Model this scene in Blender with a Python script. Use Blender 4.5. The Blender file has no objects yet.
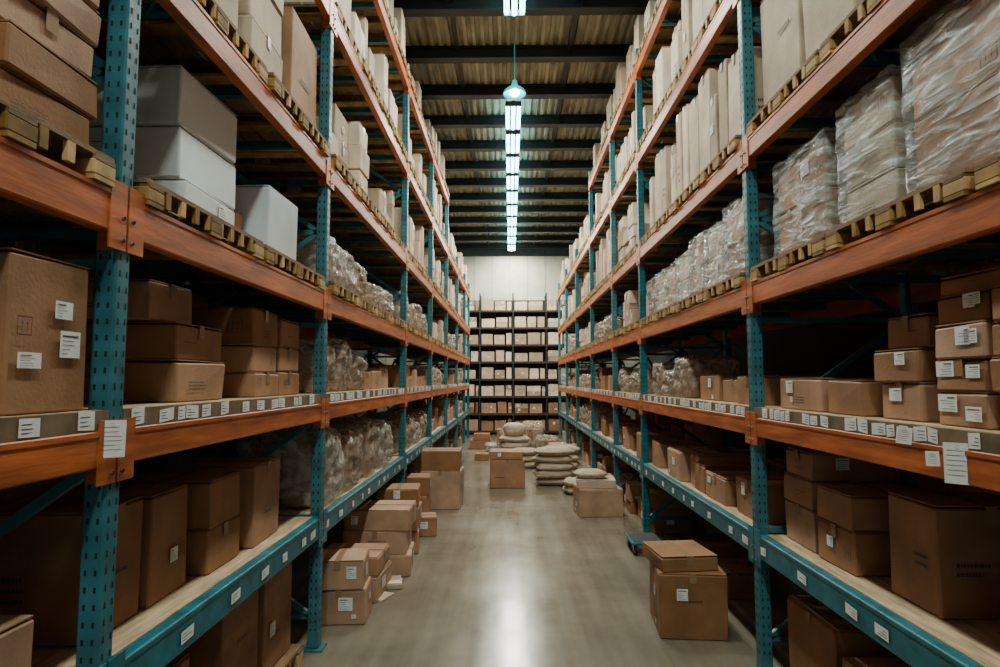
import bpy, bmesh, math, random
from mathutils import Vector, Matrix, noise
R = random.Random(7)
C = bpy.context.scene.collection

# ------------------------------------------------------------------ materials
def mat(name, col, rough=0.6, metal=0.0, var=0.0, island=False, nscale=6.0, namt=0.15, bump=0.0, bscale=60, emis=None, estr=0, dirt=None, stretch=None, rmap=None):
    m = bpy.data.materials.new(name); m.use_nodes = True
    nt = m.node_tree; N = nt.nodes; L = nt.links
    b = N['Principled BSDF']
    b.inputs['Roughness'].default_value = rough
    b.inputs['Metallic'].default_value = metal
    tc = N.new('ShaderNodeTexCoord')
    mp = N.new('ShaderNodeMapping'); L.new(tc.outputs['Object'], mp.inputs['Vector'])
    if stretch: mp.inputs['Scale'].default_value = stretch
    nz = N.new('ShaderNodeTexNoise'); nz.inputs['Scale'].default_value = nscale; nz.inputs['Detail'].default_value = 6
    L.new(mp.outputs[0], nz.inputs['Vector'])
    mr = N.new('ShaderNodeMapRange'); mr.inputs['To Min'].default_value = 1-namt*1.6; mr.inputs['To Max'].default_value = 1+namt*1.6
    mr.inputs['From Min'].default_value = 0.25; mr.inputs['From Max'].default_value = 0.75
    L.new(nz.outputs['Fac'], mr.inputs['Value'])
    hsv = N.new('ShaderNodeHueSaturation'); hsv.inputs['Color'].default_value = (*col, 1)
    val = mr.outputs[0]
    if var > 0:
        if island:
            g = N.new('ShaderNodeNewGeometry'); rnd = g.outputs['Random Per Island']
        else:
            g = N.new('ShaderNodeObjectInfo'); rnd = g.outputs['Random']
        m2 = N.new('ShaderNodeMapRange'); m2.inputs['To Min'].default_value = 1-var; m2.inputs['To Max'].default_value = 1+var*0.6
        L.new(rnd, m2.inputs['Value'])
        mu = N.new('ShaderNodeMath'); mu.operation = 'MULTIPLY'
        L.new(val, mu.inputs[0]); L.new(m2.outputs[0], mu.inputs[1]); val = mu.outputs[0]
        m3 = N.new('ShaderNodeMapRange'); m3.inputs['To Min'].default_value = 1.1; m3.inputs['To Max'].default_value = 0.8
        L.new(rnd, m3.inputs['Value']); L.new(m3.outputs[0], hsv.inputs['Saturation'])
    L.new(val, hsv.inputs['Value'])
    L.new(hsv.outputs[0], b.inputs['Base Color'])
    if bump > 0:
        n2 = N.new('ShaderNodeTexNoise'); n2.inputs['Scale'].default_value = bscale; n2.inputs['Detail'].default_value = 4
        L.new(mp.outputs[0], n2.inputs['Vector'])
        bp = N.new('ShaderNodeBump'); bp.inputs['Strength'].default_value = bump; bp.inputs['Distance'].default_value = 0.01
        L.new(n2.outputs['Fac'], bp.inputs['Height']); L.new(bp.outputs[0], b.inputs['Normal'])
    if emis:
        b.inputs['Emission Color'].default_value = (*emis, 1); b.inputs['Emission Strength'].default_value = estr
    return m

CARD  = mat('cardboard', (.40,.205,.10), .70, var=.33, nscale=4, namt=.2, bump=.15, bscale=90)
CARDI = mat('cardboard_stack', (.41,.215,.108), .70, var=.4, island=True, nscale=4, namt=.18, bump=.15, bscale=90)
PALE  = mat('cardboard_pale', (.66,.51,.36), .72, var=.4, island=True, nscale=4, namt=.18, bump=.15, bscale=60)
GREY  = mat('cardboard_greywhite', (.74,.79,.80), .6, var=.08, nscale=5, namt=.06, bump=.1, bscale=60)
TAPE  = mat('packing_tape', (.33,.20,.11), .25, namt=.05)
TAPEG = mat('packing_tape_clear', (.46,.44,.40), .3, namt=.05)
LABEL = mat('paper_label', (.86,.88,.86), .6, namt=.06, nscale=30)
INK   = mat('printed_ink', (.07,.055,.05), .7, namt=.05)
INSIDE= mat('cardboard_inside', (.18,.10,.055), .9)
TEAL  = mat('teal_rack_paint', (.008,.15,.19), .4, nscale=9, namt=.28, bump=.1, bscale=30, var=.12)
ORANGE= mat('orange_beam_paint', (.46,.115,.028), .42, nscale=7, namt=.36, bump=.1, bscale=30, stretch=(1,.4,3))
HOLE  = mat('rack_slot_dark', (.002,.012,.016), .9)
STEEL = mat('galvanised_steel', (.30,.31,.31), .4, metal=.8)
WOOD  = mat('pallet_wood', (.27,.16,.075), .8, var=.3, island=True, nscale=9, namt=.25, bump=.3, bscale=50, stretch=(4,.8,4))
WOODY = mat('pallet_block_yellow', (.42,.24,.05), .7, var=.55, island=True, nscale=12, namt=.3)
PLY   = mat('plywood_deck', (.48,.35,.21), .6, nscale=7, namt=.3, bump=.2, bscale=40, stretch=(6,.7,1))
DARKM = mat('dark_steel', (.020,.025,.025), .5, nscale=4, namt=.2)
LEDGE = mat('label_ledge', (.19,.13,.075), .6, nscale=9, namt=.35)
RUBBER= mat('rubber_black', (.015,.015,.015), .6)
SACK  = mat('paper_sack', (.48,.38,.26), .75, var=.25, nscale=6, namt=.15, bump=.5, bscale=14)
CARDMATS = [CARD, TAPE, LABEL, INK, INSIDE]

def film_mat(name,col,a0,a1,sc=(3,3,14),rot=(.35,.3,0),nsc=1.6,bs=.8,f0=.42,f1=.68):
    m = bpy.data.materials.new(name); m.use_nodes = True
    nt = m.node_tree; N = nt.nodes; L = nt.links; b = N['Principled BSDF']
    b.inputs['Base Color'].default_value = (*col,1); b.inputs['Roughness'].default_value = .13
    tc = N.new('ShaderNodeTexCoord'); mp = N.new('ShaderNodeMapping'); mp.inputs['Rotation'].default_value = rot
    mp.inputs['Scale'].default_value = sc
    oi=N.new('ShaderNodeObjectInfo'); va=N.new('ShaderNodeVectorMath'); va.operation='ADD'
    L.new(tc.outputs['Object'], va.inputs[0]); 
    ml=N.new('ShaderNodeMath'); ml.operation='MULTIPLY'; ml.inputs[1].default_value=37; L.new(oi.outputs['Random'],ml.inputs[0]); L.new(ml.outputs[0],va.inputs[1])
    L.new(va.outputs[0], mp.inputs[0])
    n = N.new('ShaderNodeTexNoise'); n.inputs['Scale'].default_value = nsc; n.inputs['Detail'].default_value = 7; n.inputs['Distortion'].default_value = .9
    L.new(mp.outputs[0], n.inputs['Vector'])
    r = N.new('ShaderNodeMapRange'); r.inputs['From Min'].default_value = f0; r.inputs['From Max'].default_value = f1
    r.inputs['To Min'].default_value = a0; r.inputs['To Max'].default_value = a1
    L.new(n.outputs['Fac'], r.inputs['Value']); L.new(r.outputs[0], b.inputs['Alpha'])
    bp = N.new('ShaderNodeBump'); bp.inputs['Strength'].default_value = bs; bp.inputs['Distance'].default_value = .03
    L.new(n.outputs['Fac'], bp.inputs['Height']); L.new(bp.outputs[0], b.inputs['Normal'])
    return m
FILM = film_mat('stretch_film',(.62,.68,.66),.14,.66,f0=.45,f1=.63)
FILMB = film_mat('crumpled_film_tan',(.52,.44,.34),.22,.85,(3,3,3),(0,0,0),1.8,1.0)
FILMW = film_mat('crumpled_film_white',(.64,.61,.54),.3,.9,(3,3,3),(0,0,0),1.8,1.0)

# ------------------------------------------------------------------ mesh builder
class MB:
    def __init__(s): s.v=[]; s.f=[]; s.m=[]; s.M=Matrix.Identity(4)
    def add(s, vs, fs, mi):
        o=len(s.v)
        s.v += [tuple(s.M @ Vector(p)) for p in vs]
        s.f += [tuple(i+o for i in f) for f in fs]
        s.m += [mi]*len(fs)
    def box(s, x0,x1,y0,y1,z0,z1, mi=0):
        vs=[(x,y,z) for x in (x0,x1) for y in (y0,y1) for z in (z0,z1)]
        s.add(vs,[(0,1,3,2),(4,6,7,5),(0,4,5,1),(2,3,7,6),(0,2,6,4),(1,5,7,3)],mi)
    def cbox(s, x0,x1,y0,y1,z0,z1, mi=0, c=.006, jit=0, rnd=None):
        cx,cy,cz=(x0+x1)/2,(y0+y1)/2,(z0+z1)/2; h=((x1-x0)/2,(y1-y0)/2,(z1-z0)/2)
        vs=[]; idx={}
        for sx in(-1,1):
            for sy in(-1,1):
                for sz in(-1,1):
                    S=(sx,sy,sz); j=[0,0,0]
                    if jit: j=[rnd.uniform(-jit,0)*S[k] for k in range(3)]; 
                    if sz<0: j[2]=0
                    for a in range(3):
                        p=[S[k]*(h[k]-(0 if k==a else c))+j[k] for k in range(3)]
                        idx[(S,a)]=len(vs); vs.append((cx+p[0],cy+p[1],cz+p[2]))
        fs=[]
        for a in range(3):
            b_,c_=[k for k in range(3) if k!=a]
            for sg in(-1,1):
                q=[]
                for (u,w) in((-1,-1),(1,-1),(1,1),(-1,1)):
                    S=[0,0,0]; S[a]=sg; S[b_]=u; S[c_]=w; q.append(idx[(tuple(S),a)])
                fs.append(q if (sg>0)==(a!=1) else q[::-1])
            for u in(-1,1):
                for w in(-1,1):
                    S1=[0,0,0];S1[a]=-1;S1[b_]=u;S1[c_]=w; S2=list(S1);S2[a]=1
                    S1=tuple(S1);S2=tuple(S2)
                    fs.append([idx[(S1,b_)],idx[(S2,b_)],idx[(S2,c_)],idx[(S1,c_)]])
        for sx in(-1,1):
            for sy in(-1,1):
                for sz in(-1,1):
                    S=(sx,sy,sz); fs.append([idx[(S,0)],idx[(S,1)],idx[(S,2)]])
        s.add(vs,fs,mi)
    def bar(s,p,q,w,d,mi=0):
        p=Vector(p);q=Vector(q);t=(q-p);l=t.length;t.normalize()
        up=Vector((0,1,0)) if abs(t.y)<.9 else Vector((0,0,1))
        a=t.cross(up).normalized(); b=t.cross(a).normalized()
        vs=[]
        for e in(p,q):
            for (i,j) in((-1,-1),(1,-1),(1,1),(-1,1)):
                vs.append(e+a*i*w/2+b*j*d/2)
        s.add(vs,[(0,1,2,3),(7,6,5,4),(0,4,5,1),(1,5,6,2),(2,6,7,3),(3,7,4,0)],mi)
    def lathe(s, prof, n=24, mi=0, c=(0,0,0), axis='z'):
        vs=[];fs=[]
        for (r,z) in prof:
            for i in range(n):
                a=2*math.pi*i/n; p=(r*math.cos(a),r*math.sin(a),z)
                if axis=='x': p=(z,p[0],p[1])
                if axis=='y': p=(p[0],z,p[1])
                vs.append((p[0]+c[0],p[1]+c[1],p[2]+c[2]))
        for k in range(len(prof)-1):
            for i in range(n):
                fs.append((k*n+i,k*n+(i+1)%n,(k+1)*n+(i+1)%n,(k+1)*n+i))
        s.add(vs,fs,mi)
    def quad(s,a,b,c,d,mi=0): s.add([a,b,c,d],[(0,1,2,3)],mi)
    def mesh(s,name,mats,smooth=False,fix=True):
        me=bpy.data.meshes.new(name); me.from_pydata(s.v,[],s.f)
        for m in mats: me.materials.append(m)
        me.polygons.foreach_set('material_index',s.m)
        if smooth: me.polygons.foreach_set('use_smooth',[True]*len(s.f))
        me.update()
        if fix:
            bm=bmesh.new(); bm.from_mesh(me); bmesh.ops.recalc_face_normals(bm,faces=bm.faces); bm.to_mesh(me); bm.free()
        return me
    def obj(s,name,mats,parent=None,**k):
        return place(s.mesh(name,mats,**k),name,parent=parent)
def place(me,name,loc=(0,0,0),rot=0,scale=(1,1,1),parent=None):
    o=bpy.data.objects.new(name,me); C.objects.link(o); o.location=loc; o.rotation_euler=(0,0,rot); o.scale=scale
    if parent: o.parent=parent
    return o
def empty(name,loc=(0,0,0)):
    o=bpy.data.objects.new(name,None); C.objects.link(o); o.location=loc; o.empty_display_size=.1; return o

def fq(mb,w,d,h,face,u0,u1,v0,v1,mi,off=.0012,z=0):
    v0=z+v0*h; v1=z+v1*h
    if face in('-y','+y'):
        y=(-d/2-off) if face=='-y' else d/2+off
        a=-w/2+u0*w; b=-w/2+u1*w
        mb.quad((a,y,v0),(b,y,v0),(b,y,v1),(a,y,v1),mi)
    elif face in('-x','+x'):
        x=(-w/2-off) if face=='-x' else w/2+off
        a=-d/2+u0*d; b=-d/2+u1*d
        mb.quad((x,a,v0),(x,b,v0),(x,b,v1),(x,a,v1),mi)
def label(mb,w,d,h,face,u,v,lw,lh,rnd,mi=2,ink=3,z=0):
    L_=w if face[1]=='y' else d
    du=lw/L_; dv=lh/h
    u=min(max(u,.03),max(.03,.97-du)); v=min(max(v,.03),max(.03,.95-dv))
    fq(mb,w,d,h,face,u,u+du,v,v+dv,mi,.002,z)
    for k in range(5):
        a=.1; b=rnd.uniform(.35,.9); t=.14+k*.16
        fq(mb,w,d,h,face,u+du*a,u+du*b,v+dv*t,v+dv*(t+(.06 if k==4 else .025)),ink,.003,z)
def prints(mb,w,d,h,face,rnd,z=0):
    k=rnd.random()
    if k<.5:
        u=rnd.uniform(.12,.4); v=rnd.uniform(.3,.6)
        for r in range(rnd.randint(1,3)):
            x=u
            while x<u+rnd.uniform(.2,.4):
                l=rnd.uniform(.01,.03); fq(mb,w,d,h,face,x,x+l,v-r*.08,v-r*.08+.03,3,.0016,z); x+=l+.01
    elif k<.8:
        u=rnd.choice([.08,.72]); v=rnd.uniform(.1,.55); s=.16
        L_=(w if face[1]=='y' else d); sv=s*L_/h
        if sv<.45:
            t=.008
            fq(mb,w,d,h,face,u,u+s,v,v+t,3,.0016,z); fq(mb,w,d,h,face,u,u+s,v+sv-t,v+sv,3,.0016,z)
            fq(mb,w,d,h,face,u,u+t,v,v+sv,3,.0016,z); fq(mb,w,d,h,face,u+s-t,u+s,v,v+sv,3,.0016,z)
            for q in(.3,.65):
                fq(mb,w,d,h,face,u+s*q,u+s*(q+.05),v+sv*.2,v+sv*.75,3,.0016,z)
                fq(mb,w,d,h,face,u+s*(q-.06),u+s*(q+.11),v+sv*.6,v+sv*.66,3,.0016,z)
def carton(mb,w,d,h,rnd,vis=('-y',),lab=.5,prn=.5,tape=True,nl=0):
    t=.004
    mb.cbox(-w/2,w/2,-d/2,d/2,0,h-t,0,.006,.009,rnd)
    along_y=rnd.random()<.5
    if along_y:
        mb.box(-w/2+.008,-.003,-d/2+.008,d/2-.008,h-t,h,0); mb.box(.003,w/2-.008,-d/2+.008,d/2-.008,h-t,h,0)
    else:
        mb.box(-w/2+.008,w/2-.008,-d/2+.008,-.003,h-t,h,0); mb.box(-w/2+.008,w/2-.008,.003,d/2-.008,h-t,h,0)
    if tape:
        tw=.022
        if along_y:
            mb.quad((-tw,-d/2,h+.0008),(tw,-d/2,h+.0008),(tw,d/2,h+.0008),(-tw,d/2,h+.0008),1)
            for f in('-y','+y'): fq(mb,w,d,h,f,.5-tw/w,.5+tw/w,max(.3,1-.06/h),1,1)
        else:
            mb.quad((-w/2,-tw,h+.0008),(w/2,-tw,h+.0008),(w/2,tw,h+.0008),(-w/2,tw,h+.0008),1)
            for f in('-x','+x'): fq(mb,w,d,h,f,.5-tw/d,.5+tw/d,max(.3,1-.06/h),1,1)
    for f in vis:
        if rnd.random()<lab:
            label(mb,w,d,h,f,rnd.uniform(.1,.7),rnd.uniform(.3,.6),rnd.uniform(.05,.10),min(rnd.uniform(.045,.09),h*.5),rnd)
            if rnd.random()<.3: label(mb,w,d,h,f,rnd.uniform(.05,.8),rnd.uniform(.05,.25),rnd.uniform(.03,.05),min(.03,h*.3),rnd)
        for q in range(nl):
            label(mb,w,d,h,f,.1+.8*q/nl,rnd.uniform(.05,.75),rnd.uniform(.04,.09),min(rnd.uniform(.03,.10),h*.4),rnd)
        if rnd.random()<prn: prints(mb,w,d,h,f,rnd)

XF={-1:1.21, 1:1.445}; DEPTH=1.0
def hb(side,dep,y0,z,w,d,h,rot=None,mats=None,**k):
    x=side*(XF[side]+dep+w/2)
    if rot is None: rot=R.uniform(-2.2,2.2)
    return boxat(x,y0+d/2,z,w,d,h,rot,mats,vis=('-y','+x' if side<0 else '-x'),**k)
def boxat(x,y,z,w,d,h,rot=0,mats=None,name='cardboard_box',vis=('-y','-x','+x'),**k):
    mb=MB(); carton(mb,w,d,h,R,vis=vis,**k)
    return place(mb.mesh(name,mats or CARDMATS),name,(x,y,z),math.radians(rot))

# ------------------------------------------------------------------ room shell
YB=21.6; YN=-5.0; CH=6.45; WX=4.6
def concrete():
    m=bpy.data.materials.new('polished_concrete'); m.use_nodes=True
    nt=m.node_tree;N=nt.nodes;L=nt.links;b=N['Principled BSDF']
    tc=N.new('ShaderNodeTexCoord')
    n=N.new('ShaderNodeTexNoise'); n.inputs['Scale'].default_value=.9; n.inputs['Detail'].default_value=9; n.inputs['Roughness'].default_value=.65
    L.new(tc.outputs['Object'],n.inputs['Vector'])
    mp=N.new('ShaderNodeMapping'); mp.inputs['Scale'].default_value=(5,.35,1); L.new(tc.outputs['Object'],mp.inputs[0])
    n2=N.new('ShaderNodeTexNoise'); n2.inputs['Scale'].default_value=1.5; n2.inputs['Detail'].default_value=6; L.new(mp.outputs[0],n2.inputs['Vector'])
    mx=N.new('ShaderNodeMix'); mx.data_type='FLOAT'; mx.inputs[0].default_value=.35
    L.new(n.outputs['Fac'],mx.inputs[2]); L.new(n2.outputs['Fac'],mx.inputs[3])
    cr=N.new('ShaderNodeValToRGB'); cr.color_ramp.elements[0].position=.34; cr.color_ramp.elements[1].position=.66
    cr.color_ramp.elements[0].color=(.125,.106,.073,1); cr.color_ramp.elements[1].color=(.26,.228,.165,1)
    L.new(mx.outputs[0],cr.inputs[0]); L.new(cr.outputs[0],b.inputs['Base Color'])
    r=N.new('ShaderNodeMapRange'); r.inputs['From Min'].default_value=.3;r.inputs['From Max'].default_value=.7;r.inputs['To Min'].default_value=.11;r.inputs['To Max'].default_value=.27
    L.new(mx.outputs[0],r.inputs['Value']); L.new(r.outputs[0],b.inputs['Roughness'])
    n3=N.new('ShaderNodeTexNoise'); n3.inputs['Scale'].default_value=3.5; n3.inputs['Detail'].default_value=5; L.new(tc.outputs['Object'],n3.inputs['Vector'])
    bp=N.new('ShaderNodeBump'); bp.inputs['Strength'].default_value=.12; bp.inputs['Distance'].default_value=.02
    L.new(n3.outputs['Fac'],bp.inputs['Height']); L.new(bp.outputs[0],b.inputs['Normal'])
    return m
mb=MB(); mb.box(-WX,WX,YN,YB+.2,-.12,0,0)
mb.obj('floor',[concrete()])
mb=MB()
for yy in (2.5,8.5,14.5):
    mb.box(-WX,WX,yy-.003,yy+.003,.0,.0008,0)
mb.obj('trim_1',[mat('floor_joint',(.07,.065,.055),.9)])
WALLM=mat('wall_panel_pale',(.68,.68,.54),.7,nscale=1.5,namt=.12)
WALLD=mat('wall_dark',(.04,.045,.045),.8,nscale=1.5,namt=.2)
mb=MB(); mb.box(-WX,WX,YB,YB+.15,0,CH,0)
for i in range(-7,8): mb.box(i*.62-.012,i*.62+.012,YB-.012,YB,0,CH,1)
mb.box(-WX,WX,YB-.05,YB-.013,6.05,CH,2)
mb.obj('wall_back',[WALLM,mat('wall_rib',(.45,.47,.39),.6),mat('wall_header_dark',(.06,.075,.07),.7)])
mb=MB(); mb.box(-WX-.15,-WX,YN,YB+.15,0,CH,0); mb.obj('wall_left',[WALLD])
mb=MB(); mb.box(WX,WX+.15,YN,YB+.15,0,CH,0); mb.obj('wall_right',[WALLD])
mb=MB(); x=-WX; p=.12; prof=[]
while x<WX:
    prof+=[(x,CH),(x+p*.4,CH),(x+p*.5,CH+.035),(x+p*.9,CH+.035)]; x+=p
prof.append((WX,CH))
vs=[(a,YN,b) for a,b in prof]+[(a,YB+.1,b) for a,b in prof]; n=len(prof)
mb.add(vs,[(i,i+1,n+i+1,n+i) for i in range(n-1)],0)
mb.box(-WX,WX,YN,YB+.15,CH+.06,CH+.12,0)
ceil=mb.obj('ceiling',[mat('corrugated_green_steel',(.33,.32,.225),.6,nscale=3,namt=.35,stretch=(3,.6,1))],fix=False)
mb=MB(); yy=-4.2
BY=[]; SP=1.16; BD=.18
while yy<YB-.2: BY.append(yy); yy+=SP
for yy in BY:
    z1=CH; z0=CH-BD
    mb.box(-WX,WX,yy-.08,yy+.08,z0,z0+.018,0); mb.box(-WX,WX,yy-.08,yy+.08,z1-.02,z1-.002,0); mb.box(-WX,WX,yy-.01,yy+.01,z0+.018,z1-.02,0)
    for xx in(-1.6,0.9,2.3): mb.box(xx-.006,xx+.006,yy-.075,yy+.075,z0+.018,z1-.02,0)
for xx in(-2.4,-.75,.85,2.5):
    mb.box(xx-.03,xx+.03,YN,YB-.06,CH-.06,CH-.002,0)
mb.obj('trim_2',[DARKM])

# ------------------------------------------------------------------ strip lights
TUBE=mat('fluorescent_tube',(.9,.95,.95),.4,emis=(.34,.86,.95),estr=15)
HOUS=mat('fixture_housing',(.10,.14,.14),.5)
LX=.06
mb=MB()
mb.cbox(-.035,.035,-.5,.5,.045,.085,1,.008)
for sx in(-.095,0.0,.095):
    mb.lathe([(.001,-.47),(.032,-.47),(.032,.47),(.001,.47)],12,0,(sx,0,.015 if sx==0 else .03),'y')
mb.box(-.13,.13,-.5,-.475,-.01,.07,1); mb.box(-.13,.13,.475,.5,-.01,.07,1)
for sy in(-.4,.4): mb.lathe([(.004,.085),(.004,.27)],6,1,(0,sy,0))
stripme=mb.mesh('strip_light',[TUBE,HOUS])
for i in range(len(BY)-1):
    yc=(BY[i]+BY[i+1])/2
    if 7.85<yc<9.75: continue
    place(stripme,'strip_light',(LX,yc,CH-BD-.10))
mb=MB()
mb.lathe([(.006,.14),(.006,.72)],8,0)
mb.lathe([(.001,.17),(.035,.165),(.045,.12),(.055,.075),(.10,.055),(.15,.01),(.165,-.03),(.155,-.03),(.14,.005),(.09,.04),(.02,.06)],28,0)
mb.lathe([(.001,-.055),(.04,-.05),(.07,-.02),(.07,.01),(.04,.04),(.001,.05)],20,1)
mb.obj('pendant_lamp',[mat('lamp_shade_teal',(.03,.32,.36),.35,metal=.2,emis=(.05,.5,.55),estr=.35),mat('lamp_bulb',(1,1,1),.4,emis=(.5,.95,1.0),estr=60)],smooth=True).location=(.07,8.4,5.72)
def area(name,loc,sx,sy,pw,col,rot=(0,0,0)):
    l=bpy.data.lights.new(name,'AREA'); l.shape='RECTANGLE'; l.size=sx; l.size_y=sy; l.energy=pw; l.color=col
    o=bpy.data.objects.new(name,l); C.objects.link(o); o.location=loc; o.rotation_euler=rot; return o
for yy,pw in((-2.8,150),(.7,62),(4.2,88),(7.1,115),(10.6,135),(14.0,160),(17.0,180),(18.7,140),(20.6,150)):
    area('ceiling_tube_light',(LX,yy,CH-.36),.25,.9,pw,(1.0,.93,.80))

# ------------------------------------------------------------------ racks
PALS=[('pal',2.15,2.28),('pal',3.04,3.16),('pal',4.13,4.25),('pal',5.17,5.28)]
LEVELS={-1:[('teal',.70,.83),('label',1.44,1.61)]+PALS,
         1:[('teal',.67,.80),('label',1.37,1.54)]+PALS}
POSTS={-1:[-2.6,-.5,1.90,4.05,7.2,9.6,12.0,14.4,16.8,18.5], 1:[-1.9,.95,3.76,6.9,8.75,11.1,13.6,16.1,18.5]}
DLIM=11.0
def rack(side):
    X=lambda d: side*(XF[side]+d)
    def bx(mb,d0,d1,y0,y1,z0,z1,mi,c=0):
        a,b=sorted((X(d0),X(d1)))
        if c: mb.cbox(a,b,y0,y1,z0,z1,mi,c)
        else: mb.box(a,b,y0,y1,z0,z1,mi)
    root=empty('pallet_rack',(0,0,0))
    ps=POSTS[side]
    for yp in ps:
        mb=MB(); top=5.5 if yp<DLIM+1.1 else 4.6
        for d in(0.0,DEPTH-.07):
            bx(mb,d,d+.07,yp-.035,yp+.035,0.012,top,0,.006)
            bx(mb,d-.03,d+.11,yp-.06,yp+.06,0,.012,0)
        if yp<13:
            z=.12
            while z<top-.05:
                for dd in(.020,.050):
                    a,b=sorted((X(dd-.004),X(dd+.004)))
                    mb.quad((a,yp-.0358,z),(b,yp-.0358,z),(b,yp-.0358,z+.017),(a,yp-.0358,z+.017),1)
                for dy in(-.017,.017):
                    xx=X(-.0008)
                    mb.quad((xx,yp+dy-.005,z),(xx,yp+dy+.005,z),(xx,yp+dy+.003,z+.02),(xx,yp+dy-.003,z+.02),1)
                z+=.05
        z=.2; k=0; seg=.62
        while z<top-.1:
            bx(mb,.06,DEPTH-.06,yp-.013,yp+.013,z-.015,z+.015,0)
            if z+seg<top-.1:
                a,b=(.06,DEPTH-.06) if k%2==0 else (DEPTH-.06,.06)
                mb.bar((X(a),yp,z),(X(b),yp,z+seg),.032,.026,0)
            z+=seg; k+=1
        for dy in(-.048,.048): mb.lathe([(.008,.012),(.008,.025),(.001,.027)],8,2,(X(.09),yp+dy,0))
        mb.obj('upright_frame',[TEAL,HOLE,STEEL],parent=root)
    for bi in range(len(ps)-1):
        y0,y1=ps[bi]+.036,ps[bi+1]-.036
        mb=MB()
        for (za,zb) in((.9,2.1),(2.35,4.1)):
            mb.bar((X(DEPTH+.012),y0,za),(X(DEPTH+.012),y1,zb),.035,.012,0)
            mb.bar((X(DEPTH+.026),y1,za),(X(DEPTH+.026),y0,zb),.035,.012,0)
        mb.obj('back_brace',[TEAL],parent=root)
        for li,(kind,z0,z1) in enumerate(LEVELS[side]):
            if z1>5 and ps[bi]>DLIM-.1: continue
            mb=MB(); zt=z1-.06 if kind=='label' else z1
            cm=1 if kind=='teal' else 0
            for d0 in(-.004,DEPTH-.05):
                bx(mb,d0,d0+.05,y0,y1,z0,zt,cm,.005)
                if d0<0:
                    bx(mb,-.007,-.003,y0+.03,y1-.03,zt-.018,zt-.004,cm)
            for ye,sg in((y0,1),(y1,-1)):
                bx(mb,-.008,-.002,min(ye-sg*.03,ye+sg*.05),max(ye-sg*.03,ye+sg*.05),z0-.05,zt+.03,cm)
                bx(mb,-.002,.06,min(ye,ye+sg*.004),max(ye,ye+sg*.004),z0-.05,zt+.03,cm)
                for zz in(z0-.02,z0+.05): mb.lathe([(.001,-.004),(.007,-.003),(.007,.003)],8,2,(X(-.011),ye-sg*.012,zz),'x')
            ny=max(2,int((y1-y0)/.6))
            for k in range(ny):
                yy=y0+(k+.5)*(y1-y0)/ny
                bx(mb,.046,DEPTH-.05,yy-.02,yy+.02,zt-.05,zt-.012,1)
            mb.obj('beam_'+kind,[ORANGE,TEAL,STEEL],parent=root)
            if kind in('teal','label'):
                mb=MB()
                if kind=='label':
                    bx(mb,.0,.02,y0,y1,zt,z1-.001,1)
                    nb=5
                    for k in range(nb):
                        a=.022+k*(DEPTH-.03)/nb; bx(mb,a,a+(DEPTH-.03)/nb-.006,y0,y1,z1-.022,z1,0)
                    bx(mb,.03,DEPTH-.02,y0,y0+.04,zt,z1-.022,0); bx(mb,.03,DEPTH-.02,y1-.04,y1,zt,z1-.022,0)
                else:
                    bx(mb,.05,DEPTH-.05,y0,y1,zt-.012,zt-.0005,0)
                mb.obj('deck_board',[PLY,LEDGE],parent=root)
                mb=MB(); y=y0+R.uniform(.03,.1)
                while y<y1-.1:
                    w=R.choice([.05,.07,.07,.09]); h=R.uniform(.044,.056) if kind=='label' else .045
                    zc=(zt+.006) if kind=='label' else z0+.035
                    tilt=R.uniform(-.004,.004); xx=X(-.009 if kind=='teal' else -.002)
                    mb.quad((xx,y,zc+tilt),(xx,y+w,zc-tilt),(xx,y+w,zc+h-tilt),(xx,y,zc+h+tilt),0)
                    xx=X(-.0095 if kind=='teal' else -.0025)
                    for t in(.2,.42,.66):
                        mb.quad((xx,y+w*.12,zc+h*t),(xx,y+w*R.uniform(.3,.85),zc+h*t),(xx,y+w*R.uniform(.3,.85),zc+h*(t+.05)),(xx,y+w*.12,zc+h*(t+.05)),1)
                    y+=w+ (R.choice([.006,.01,.03,.09,.14]) if kind=='label' else R.uniform(.08,.4))
                mb.obj('shelf_labels',[LABEL,INK],parent=root)
rack(-1); rack(1)

def tag(x,y,z,w,h,side,rot):
    mb=MB(); mb.box(-w/2,w/2,-.0006,.0006,-h,0,0)
    for k in range(6):
        mb.quad((-w*.38,-.0012,-h*(.2+k*.12)),(w*R.uniform(0,.4),-.0012,-h*(.2+k*.12)),(w*.3,-.0012,-h*(.185+k*.12)),(-w*.38,-.0012,-h*(.185+k*.12)),1)
    mb.lathe([(.006,-.002),(.006,.002)],10,1,(0,0,-.012),'y')
    o=place(mb.mesh('hanging_tag',[LABEL,INK]),'hanging_tag',(x,y,z)); o.rotation_euler=(0,R.uniform(-.12,.12),rot)
tag(-1.185,1.845,1.58,.07,.11,-1,.55)
tag(1.425,2.02,1.50,.075,.13,1,-.8)
tag(1.425,2.28,1.53,.05,.06,1,-.8)
tag(1.425,2.14,1.46,.04,.05,1,-.8)

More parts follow.
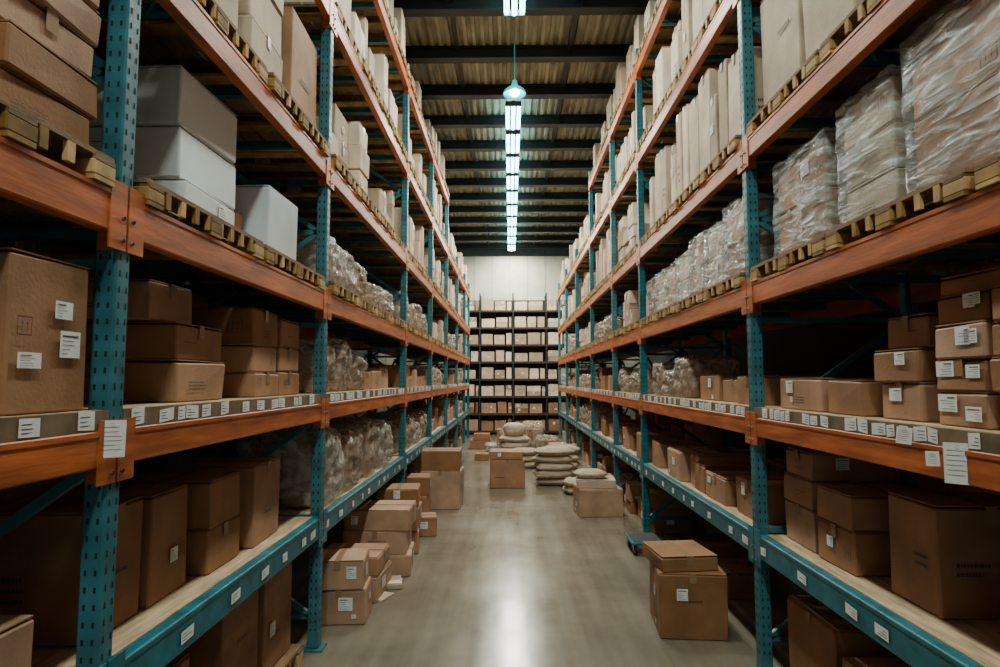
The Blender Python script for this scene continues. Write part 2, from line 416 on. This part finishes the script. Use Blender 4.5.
# ------------------------------------------------------------------ wooden pallets
def pallet_mesh(w,d):
    mb=MB(); n=8
    for k in range(n):
        a=-w/2+k*w/n; mb.box(a+.006,a+w/n-.006,-d/2,d/2,.072,.088,0)
    for k in range(3):
        for x in(-w/2,-.05,w/2-.1):
            yc=-d/2+.05+k*(d-.1)/2
            mb.cbox(x,x+.1,yc-.05,yc+.05,.014,.058,1,.004)
    for k in range(3):
        yc=-d/2+.05+k*(d-.1)/2; mb.box(-w/2,w/2,yc-.045,yc+.045,.058,.072,0); mb.box(-w/2,w/2,yc-.045,yc+.045,0,.014,1)
    for x in(-w/2+.005,w/2-.02):
        yy=-d/2+.12
        while yy<d/2-.14:
            mb.box(x,x+.015,yy,yy+.03,.015,.071,1); yy+=.10
    return mb.mesh('wooden_pallet',[WOOD,WOODY])
PH=.088
PALC={}
def pallets(side,y0,y1,z):
    n=max(1,round((y1-y0)/.85)); d=(y1-y0)/n
    key=round(d,2)
    if key not in PALC: PALC[key]=pallet_mesh(1.03,key-.04)
    for k in range(n):
        place(PALC[key],'wooden_pallet',(side*(XF[side]+.5+R.uniform(-.012,.008)),y0+(k+.5)*d,z+.0005))
for side in(-1,1):
    ps=POSTS[side]
    for i in range(len(ps)-1):
        for (kind,z0,z1) in LEVELS[side]:
            if z1>5 and ps[i]>DLIM-.1: continue
            if kind=='pal': pallets(side,ps[i]+.06,ps[i+1]-.06,z1)

# ------------------------------------------------------------------ crumpled bundles
def blob(name,seed,m,n=16,rough=.09,sq=5.0,pill=False,inner=None):
    bm=bmesh.new(); bmesh.ops.create_cube(bm,size=2)
    bmesh.ops.subdivide_edges(bm,edges=bm.edges[:],cuts=n,use_grid_fill=True)
    off=Vector((seed*7.3,seed*3.1,seed*1.7))
    for v in bm.verts:
        p=v.co.copy()
        l=(abs(p.x)**sq+abs(p.y)**sq+abs(p.z)**sq)**(1/sq); p=p/l
        if pill:
            e=max(abs(p.x),abs(p.y)); p.z*= (1-.75*e**5)
        nn=p.normalized()
        if inner:
            q=Vector((p.x*3.2+p.z*1.2,p.y*3.2-p.z*.8,p.z*1.6))
            k=noise.noise(p*1.2+off)*.10-abs(noise.noise(q+off))*.17-abs(noise.noise(q.yzx*2.3+off))*.07
            if p.z>.5: k+=abs(noise.noise(p*2.2+off*3))*.22*(p.z-.5)*2
        else:
            k=noise.noise(p*1.3+off)*.12+abs(noise.noise(p*3+off))*rough*1.4-abs(noise.noise(p*6.5+off*2))*rough
        p+=nn*k
        v.co=p
    mn=[min(v.co[i] for v in bm.verts) for i in range(3)]; mx=[max(v.co[i] for v in bm.verts) for i in range(3)]
    for v in bm.verts:
        c=[(v.co[i]-mn[i])/(mx[i]-mn[i]) for i in range(3)]
        z=max(0,(c[2]-.05)/.95); v.co=(c[0]-.5,c[1]-.5,z)
    for f in bm.faces: f.smooth=True
    me=bpy.data.meshes.new(name); me.materials.append(m)
    if inner:
        me.materials.append(inner)
        for (a,b,c0,c1) in((-.33,-.01,-.34,.34),(.01,.33,-.34,.34)):
            for z0,z1 in((.02,.36),(.37,.70)):
                g=bmesh.ops.create_cube(bm,size=1)
                for v in g['verts']:
                    v.co=Vector((a+(b-a)*(v.co.x+.5),c0+(c1-c0)*(v.co.y+.5),z0+(z1-z0)*(v.co.z+.5)))
                for f in {f for v in g['verts'] for f in v.link_faces}: f.material_index=1; f.smooth=False
    bm.to_mesh(me); bm.free()
    return me
BAGS=[blob('plastic_wrapped_bundle',i+1,FILMB if i%3 else FILMW,n=20,inner=CARDI) for i in range(6)]
SACKS=[blob('paper_sack',i+11,SACK,rough=.035,sq=4,pill=True) for i in range(3)]
def bundle(x,y,z,w,d,h,rot=0,me=None):
    return place(me or R.choice(BAGS),'plastic_wrapped_bundle',(x,y,z+.001),rot,(w,d,h))

def wrapped(side,dep,y0,z,w,d,h,nx=2,ny=2,nz=3,mats=None):
    x=side*(XF[side]+dep+w/2); y=y0+d/2
    root=empty('wrapped_pallet_load',(x,y,z))
    mb=MB(); bw,bd,bh=(w-.04)/nx,(d-.04)/ny,(h-.03)/nz
    for i in range(nx):
        for j in range(ny):
            for k in range(nz):
                mb.M=Matrix.Translation((-w/2+.02+(i+.5)*bw,-d/2+.02+(j+.5)*bd,k*bh+.001))
                carton(mb,bw-.006,bd-.006,bh-.002,R,vis=('-y','-x' if side>0 else '+x'),lab=.2,prn=1)
    mb.M=Matrix.Identity(4)
    mb.obj('carton_stack',mats or CARDMATSI,parent=root)
    bm=bmesh.new(); bmesh.ops.create_cube(bm,size=1); bmesh.ops.subdivide_edges(bm,edges=bm.edges[:],cuts=26,use_grid_fill=True)
    s=R.uniform(0,50)
    for v in bm.verts:
        p=Vector((v.co.x*w,v.co.y*d,v.co.z*h))
        q=Vector((p.x*9,p.y*9,p.z*4))+Vector((s,s,s)); q2=Vector((p.x*5+p.z*6,p.y*5+p.z*6,p.z*16))+Vector((s,0,0))
        k=abs(noise.noise(q))*.022+abs(noise.noise(q2))*.012
        r=Vector((v.co.x,v.co.y,v.co.z)); 
        g=Vector((1 if abs(r.x)>.49 else 0,1 if abs(r.y)>.49 else 0,1 if abs(r.z)>.49 else 0))
        p.x-=math.copysign(k,p.x)*g.x*.5; p.y-=math.copysign(k,p.y)*g.y*.5; p.z-=math.copysign(k*1.3,p.z)*g.z
        v.co=p+Vector((0,0,h/2+.004))
    for v in bm.verts:
        v.co.z=max(v.co.z,.002)
    me=bpy.data.meshes.new('stretch_film'); bm.to_mesh(me); bm.free(); me.materials.append(FILM)
    me.polygons.foreach_set('use_smooth',[True]*len(me.polygons))
    place(me,'stretch_film_skin',parent=root)
CARDMATSI=[CARDI,TAPE,LABEL,INK,INSIDE]
PALEMATS=[PALE,TAPEG,LABEL,INK,INSIDE]
GREYMATS=[GREY,TAPEG,LABEL,INK,INSIDE]

# ------------------------------------------------------------------ stock fill for farther bays
def stock(side,y0,y1,z,hmax,kind='brown',back=True):
    mats=CARDMATSI if kind=='brown' else PALEMATS
    mb=MB(); y=y0+.06
    vis=('-y','+x' if side<0 else '-x')
    while y<y1-.2:
        d=R.uniform(.26,.5) if kind!='tall' else R.uniform(.12,.3)
        if y+d>y1-.05: d=y1-.05-y
        if d<.1: break
        dep=R.uniform(.02,.14); w=R.uniform(.35,.55)
        if kind=='tall':
            h=R.uniform(.55,1)*hmax
            mb.M=Matrix.Translation((side*(XF[side]+dep+w/2),y+d/2,z)); carton(mb,w,d-.012,h,R,vis=vis,lab=.25,prn=.3)
        else:
            zz=z; lim=z+hmax*R.uniform(.45,1)
            first=True
            while True:
                h=R.uniform(.14,.3)
                if zz+h>lim:
                    if first: h=lim-zz
                    else: break
                if h<.08: break
                mb.M=Matrix.Translation((side*(XF[side]+dep+w/2+R.uniform(0,.03)),y+d/2,zz)); carton(mb,w,d-.012-R.uniform(0,.03),h,R,vis=vis,lab=.5,prn=.4)
                zz+=h+.001; first=False
        if back:
            h=R.uniform(.4,.9)*hmax
            mb.M=Matrix.Translation((side*(XF[side]+.82),y+d/2,z)); carton(mb,.2,d-.02,h,R,vis=(),lab=0,prn=0)
        y+=d+R.choice([.004,.01,.03,.12 if kind=='brown' else .01])
    mb.M=Matrix.Identity(4)
    if mb.v: mb.obj('stacked_cartons',mats)
def bags(side,y0,y1,z,hmax):
    y=y0+.05
    while y<y1-.25:
        d=min(R.uniform(.35,.65),y1-.04-y); w=R.uniform(.5,.75); h=R.uniform(.5,.95)*hmax
        bundle(side*(XF[side]+.03+w/2),y+d/2,z,w,d,h); y+=d+.015
PZ=lambda z:z+PH+.002
for side in(-1,1):
    ps=POSTS[side]
    zt,zl,zA,zB,zC,zD=[l[2] for l in LEVELS[side]]
    for i in range(len(ps)-1):
        a,b=ps[i]+.05,ps[i+1]-.05
        if b<-.4: continue
        near = ps[i+1]<4.2
        if near: continue
        second = (ps[i]<4.2)
        if not second:
            stock(side,a,b,.001,.55) 
            if (i+side)%3==0: bags(side,a,b,zt,.5)
            else: stock(side,a,b,zt,.55)
            if i%2: bags(side,a,b,zl,.42)
            else: stock(side,a,b,zl,.45)
            if i%2==0: bags(side,a,b,PZ(zA),.5)
            else: stock(side,a,b,PZ(zA),.6,'pale')
        stock(side,a,b,PZ(zB),.78,'pale' if i%2 else 'tall')
        stock(side,a,b,PZ(zC),.78 if ps[i]<DLIM-.1 else .7,'tall')
        if ps[i]<DLIM-.1: stock(side,a,b,PZ(zD),.70,'tall' if i%2 else 'pale')

# ------------------------------------------------------------------ LEFT near bays
zt,zl,zA,zB,zC,zD=[l[2] for l in LEVELS[-1]]
e=.0012
def stackb(side,dep,y0,z,w,d,hs,**k):
    zz=z
    for h in hs:
        hb(side,dep+R.uniform(0,.025),y0+R.uniform(0,.012),zz+e,w-R.uniform(0,.03),d-R.uniform(0,.02),h,**k); zz+=h+e
for (y0,dd) in((.75,.3),(1.08,.33),(1.44,.36)):
    stackb(-1,.03,y0,PZ(zA),.42,dd,[.11,.115,.11,.11,.11],lab=.05,prn=.2)
    stackb(-1,.5,y0,PZ(zA),.42,dd,[.11,.115,.11,.11,.11],lab=.05,prn=.2)
hb(-1,.03,1.50,zl+e,.45,.31,.42,lab=1,prn=1,rot=1,nl=2)
stackb(-1,.06,1.12,zl,.45,.34,[.20,.16],lab=.5,prn=.6,nl=1)
stackb(-1,.05,1.2,zt,.5,.5,[.24],lab=0,prn=.5)
stackb(-1,.05,1.0,0,.6,.7,[.55],lab=0,prn=.5)
stackb(-1,.11,2.42,PZ(zA),.55,.52,[.15,.22,.24],mats=GREYMATS,lab=.6,prn=.2)
hb(-1,.08,3.25,PZ(zA)+e,.45,.45,.38,mats=GREYMATS,lab=0,prn=.1)
hb(-1,.2,3.02,PZ(zA)+e,.3,.18,.2,mats=CARDMATS)
stackb(-1,.05,2.3,PZ(zB),.5,.5,[.3,.3,.3],mats=PALEMATS,lab=.2)
stackb(-1,.05,2.9,PZ(zB),.5,.45,[.25,.25,.3],mats=PALEMATS,lab=.2)
hb(-1,.05,3.42,PZ(zB)+e,.5,.5,.62,lab=.2)
stackb(-1,.1,2.42,zl,.5,.42,[.17,.15],lab=0,prn=.9)
hb(-1,.2,2.40,zl+.325+e*3,.42,.32,.16,lab=0,prn=.6)
stackb(-1,.08,3.12,zl,.48,.36,[.13,.14,.19],lab=.1,prn=.9)
stackb(-1,.10,3.52,zl,.45,.34,[.14,.14,.16],lab=.1,prn=.9)
stackb(-1,.62,3.1,zl,.32,.7,[.2,.2],lab=0)
hb(-1,.17,2.06,zt+e,.46,.31,.43,lab=0,prn=.4)
hb(-1,.17,2.39,zt+e,.46,.31,.42,lab=1,prn=.6)
stackb(-1,.12,2.80,zt,.5,.34,[.2,.21],lab=.1,prn=.9)
hb(-1,.12,3.24,zt+e,.48,.4,.42,lab=.2)
hb(-1,.68,2.1,zt+e,.28,.8,.5,lab=0,rot=0)
place(pallet_mesh(.95,1.05),'wooden_pallet',(-1.74,3.38,0.0005))
hb(-1,.12,3.46,PH+.002,.55,.40,.56,lab=.4)
hb(-1,.14,2.98,PH+.002,.55,.44,.52,lab=0,prn=1)
hb(-1,.14,2.1,.001,.6,.6,.55,lab=0,prn=.4)

# bay 2 (4.05-7.2)
bags(-1,4.2,6.95,PZ(zA),.44)
for (y,h) in((4.15,.38),(4.62,.42),(5.1,.34)): bundle(-1.21-.34,y+.22,zl,.6,.44,h)
stock(-1,5.4,7.1,zl,.34)
for (y,h) in((4.45,.56),(5.1,.5),(5.75,.54),(6.4,.48)): bundle(-1.55,y,zt,.66,.62,h)
def st(x,y,hs,w,d,rot=0,**k):
    z=.001
    for h in hs:
        boxat(x+R.uniform(-.02,.02),y+R.uniform(-.02,.02),z,w-R.uniform(0,.04),d-R.uniform(0,.04),h,rot+R.uniform(-4,4),**k); z+=h+e
st(-1.22,4.55,[.24,.2],.38,.34,3,lab=.6,prn=.6)
st(-1.24,5.08,[.20,.14],.5,.46,-4)
st(-1.18,5.72,[.18,.2,.18],.60,.5,2,prn=.9)
st(-1.12,6.36,[.22,.22,.18],.44,.4,5)
boxat(-.97,5.26,.001,.15,.22,.05,12,mats=PALEMATS,lab=0,prn=0)
boxat(-1.0,4.98,.001,.12,.2,.012,-20,mats=PALEMATS,lab=0,prn=0,tape=False)
st(-.95,7.0,[.2],.3,.3,8)
st(-1.18,7.75,[.3,.22],.4,.4,3)
st(-.93,8.55,[.5],.56,.5,-2,prn=1,lab=.0)
boxat(-.93,8.55,.505,.53,.48,.25,1,prn=1)

# ------------------------------------------------------------------ RIGHT near bays
zt,zl,zA,zB,zC,zD=[l[2] for l in LEVELS[1]]
wrapped(1,.05,1.25,PZ(zA),.85,.50,.60,2,1,3)
wrapped(1,.05,1.82,PZ(zA),.85,.50,.62,2,1,2)
wrapped(1,.06,2.40,PZ(zA),.80,.42,.58,2,1,3,PALEMATS)
wrapped(1,.06,2.92,PZ(zA),.80,.60,.55,2,2,2)
def rs(dep,y0,z,w,d,hs,**k): stackb(1,dep,y0,z,w,d,hs,**k)
rs(.06,1.72,zl,.45,.26,[.12,.11,.11,.11],lab=1,prn=.4,nl=1)
rs(.07,2.0,zl,.45,.26,[.12,.11,.12,.1],lab=1,prn=.4,nl=1)
hb(1,.12,2.02,zl+.456,.4,.26,.07,rot=8,lab=0)
rs(.08,2.36,zl,.42,.29,[.15,.13],lab=.5,prn=.3)
hb(1,.14,2.37,zl+.286,.34,.26,.13,lab=0)
hb(1,.08,2.72,zl+e,.38,.30,.16,lab=.3)
rs(.08,3.08,zl,.4,.5,[.17],lab=.3)
rs(.58,2.4,zl,.33,.6,[.2,.18],lab=0,prn=0)
hb(1,.17,2.42,zt+e,.42,.32,.42,lab=0,prn=1)
rs(.12,2.93,zt,.48,.34,[.2,.16],lab=.2,prn=.8)
rs(.12,3.30,zt,.48,.36,[.22,.15,.14],lab=.3,prn=.8)
hb(1,.2,1.80,zt+e,.42,.35,.18,lab=0,prn=.4)
rs(.66,2.4,zt,.29,.9,[.5],lab=0,prn=0,rot=0)
hb(1,.10,3.1,.001,.55,.5,.5,lab=0,prn=1)
hb(1,.08,2.45,.001,.55,.55,.42,lab=0,prn=1)
stackb(1,.04,2.55,PZ(zB),.55,.5,[.4,.4],mats=PALEMATS,lab=.1)
stackb(1,.04,3.1,PZ(zB),.55,.52,[.72],mats=PALEMATS,lab=.1)
y=3.88
for k in range(7):
    d=R.uniform(.34,.42)
    wrapped(1,.04,y,PZ(zA),.6,d,.50-.02*k+R.uniform(-.03,.03),1,1,2,PALEMATS if k%2 else None)
    y+=d+.02
    if y>6.45: break
stock(1,3.85,5.3,zl,.3); bags(1,5.3,6.8,zl,.42)
stock(1,3.9,6.8,zt,.42)
stock(1,4.9,5.9,.001,.4)
boxat(1.225,4.45,.001,.45,.48,.42,-5,lab=.2,prn=1)
boxat(1.18,4.47,.423,.40,.42,.10,7,lab=0,prn=.6)
boxat(1.12,8.1,.001,.56,.5,.34,4,lab=.3,prn=1)
boxat(1.10,8.12,.343,.50,.42,.10,-5,mats=PALEMATS,lab=0,prn=0)
place(SACKS[0],'paper_sack',(1.04,8.12,.445),.1,(.42,.36,.11))
boxat(-.05,10.15,.001,.56,.5,.44,2,prn=1)
boxat(-.06,10.15,.446,.54,.48,.12,-2,prn=1)

# dolly
mb=MB()
mb.cbox(-.15,.15,-.2,.2,.10,.13,0,.008); mb.box(-.13,.13,-.18,.18,.13,.134,2)
for sx in(-.11,.11):
    for sy in(-.15,.15):
        mb.lathe([(.001,-.015),(.04,-.015),(.045,-.008),(.045,.008),(.04,.015),(.001,.015)],18,1,(sx,sy,.045),'x')
        mb.box(sx-.022,sx-.018,sy-.02,sy+.02,.045,.10,3); mb.box(sx+.018,sx+.022,sy-.02,sy+.02,.045,.10,3)
mb.obj('platform_dolly',[TEAL,RUBBER,DARKM,STEEL]).location=(1.33,6.35,0)

def sack(x,y,z,w,d,h,rot): place(R.choice(SACKS),'paper_sack',(x,y,z),rot,(w,d,h))
for k in range(5):
    sack(.72+R.uniform(-.03,.03),10.3+R.uniform(-.02,.02),.001+k*.118,.66,.5,.13,R.uniform(-.12,.12))
for k in range(2): sack(.98,9.5,.001+k*.11,.36,.4,.12,R.uniform(-.2,.2))
for k in range(4): sack(.95,11.3,.001+k*.13,.62,.6,.14,R.uniform(-.2,.2))
for k in range(3): sack(.3,12.3,.001+k*.12,.6,.5,.13,R.uniform(-.3,.3))
for k in range(3): sack(.10,14.4,.001+k*.14,.72,.6,.16,R.uniform(-.3,.3))
sack(.1,14.4,.42,.5,.5,.3,.2)
for (x,y,z,w,d,h) in((.85,14.5,0,.55,.6,.45),(.55,15.4,0,.6,.6,.7),(-.45,14.9,0,.3,.5,.22),(.8,12.6,0,.38,.5,.35),(1.2,12.9,0,.36,.6,.4),(-.05,15.6,0,.45,.5,.5)):
    bundle(x,y,z,w,d,h)
boxat(-.75,15.6,.001,.5,.4,.22); boxat(-.7,15.6,.222,.4,.36,.15); boxat(-.1,16.6,.001,.5,.4,.4); boxat(.6,16.6,.001,.5,.4,.6); boxat(1.05,13.9,.001,.4,.4,.3); boxat(-.6,13.4,.001,.3,.3,.14)

# ------------------------------------------------------------------ rack across the end of the aisle
root=empty('storage_rack')
mb=MB(); YR=19.5
xs=[-1.95,-.95,.1,1.15,2.15]
for x in xs:
    for yy in(YR,YR+.6): mb.cbox(x-.022,x+.022,yy-.022,yy+.022,0,4.45,0,.004)
lv=[.12,.66,1.2,1.74,2.28,2.82,3.36,3.9]
for z in lv:
    mb.box(xs[0],xs[-1],YR-.025,YR+.015,z-.06,z,1); mb.box(xs[0],xs[-1],YR+.585,YR+.62,z-.06,z,1); mb.box(xs[0],xs[-1],YR+.015,YR+.585,z-.03,z-.001,1)
mb.box(xs[0],xs[-1],YR+.64,YR+.65,0,4.3,0)
mb.obj('rack_frame',[DARKM,mat('rack_dark_rust',(.05,.03,.02),.6)],parent=root)
PALEB=mat('cardboard_cream',(.76,.60,.42),.7,var=.5,island=True,nscale=4,namt=.15)
for zi,z in enumerate(lv):
    mb=MB()
    for i in range(4):
        x=xs[i]+.035
        while x<xs[i+1]-.12:
            w=min(R.uniform(.28,.5),xs[i+1]-.035-x)
            if w<.1: break
            zz=z; nk=R.choice([1,1,2])
            for k in range(nk):
                h=R.uniform(.26,.38)/nk
                mb.M=Matrix.Translation((x+w/2,YR+.24,zz+.001)); carton(mb,w-.03,.45,h,R,vis=('-y',),lab=.4,prn=.3); zz+=h+.001
            x+=w+.012
    mb.M=Matrix.Identity(4)
    mb.obj('stacked_cartons',[PALEB,TAPEG,LABEL,INK,INSIDE] if zi>1 else CARDMATSI)

# ------------------------------------------------------------------ world + camera
w=bpy.data.worlds.new('World'); bpy.context.scene.world=w; w.use_nodes=True
bg=w.node_tree.nodes['Background']; bg.inputs[0].default_value=(.72,.84,.85,1); bg.inputs[1].default_value=.36
cam=bpy.data.cameras.new('Camera'); cam.lens=22.3; cam.sensor_width=36; cam.clip_start=.05
co=bpy.data.objects.new('Camera',cam); C.objects.link(co)
co.location=(0,0,1.7); co.rotation_euler=(math.radians(94.29),0,math.radians(.92))
bpy.context.scene.camera=co
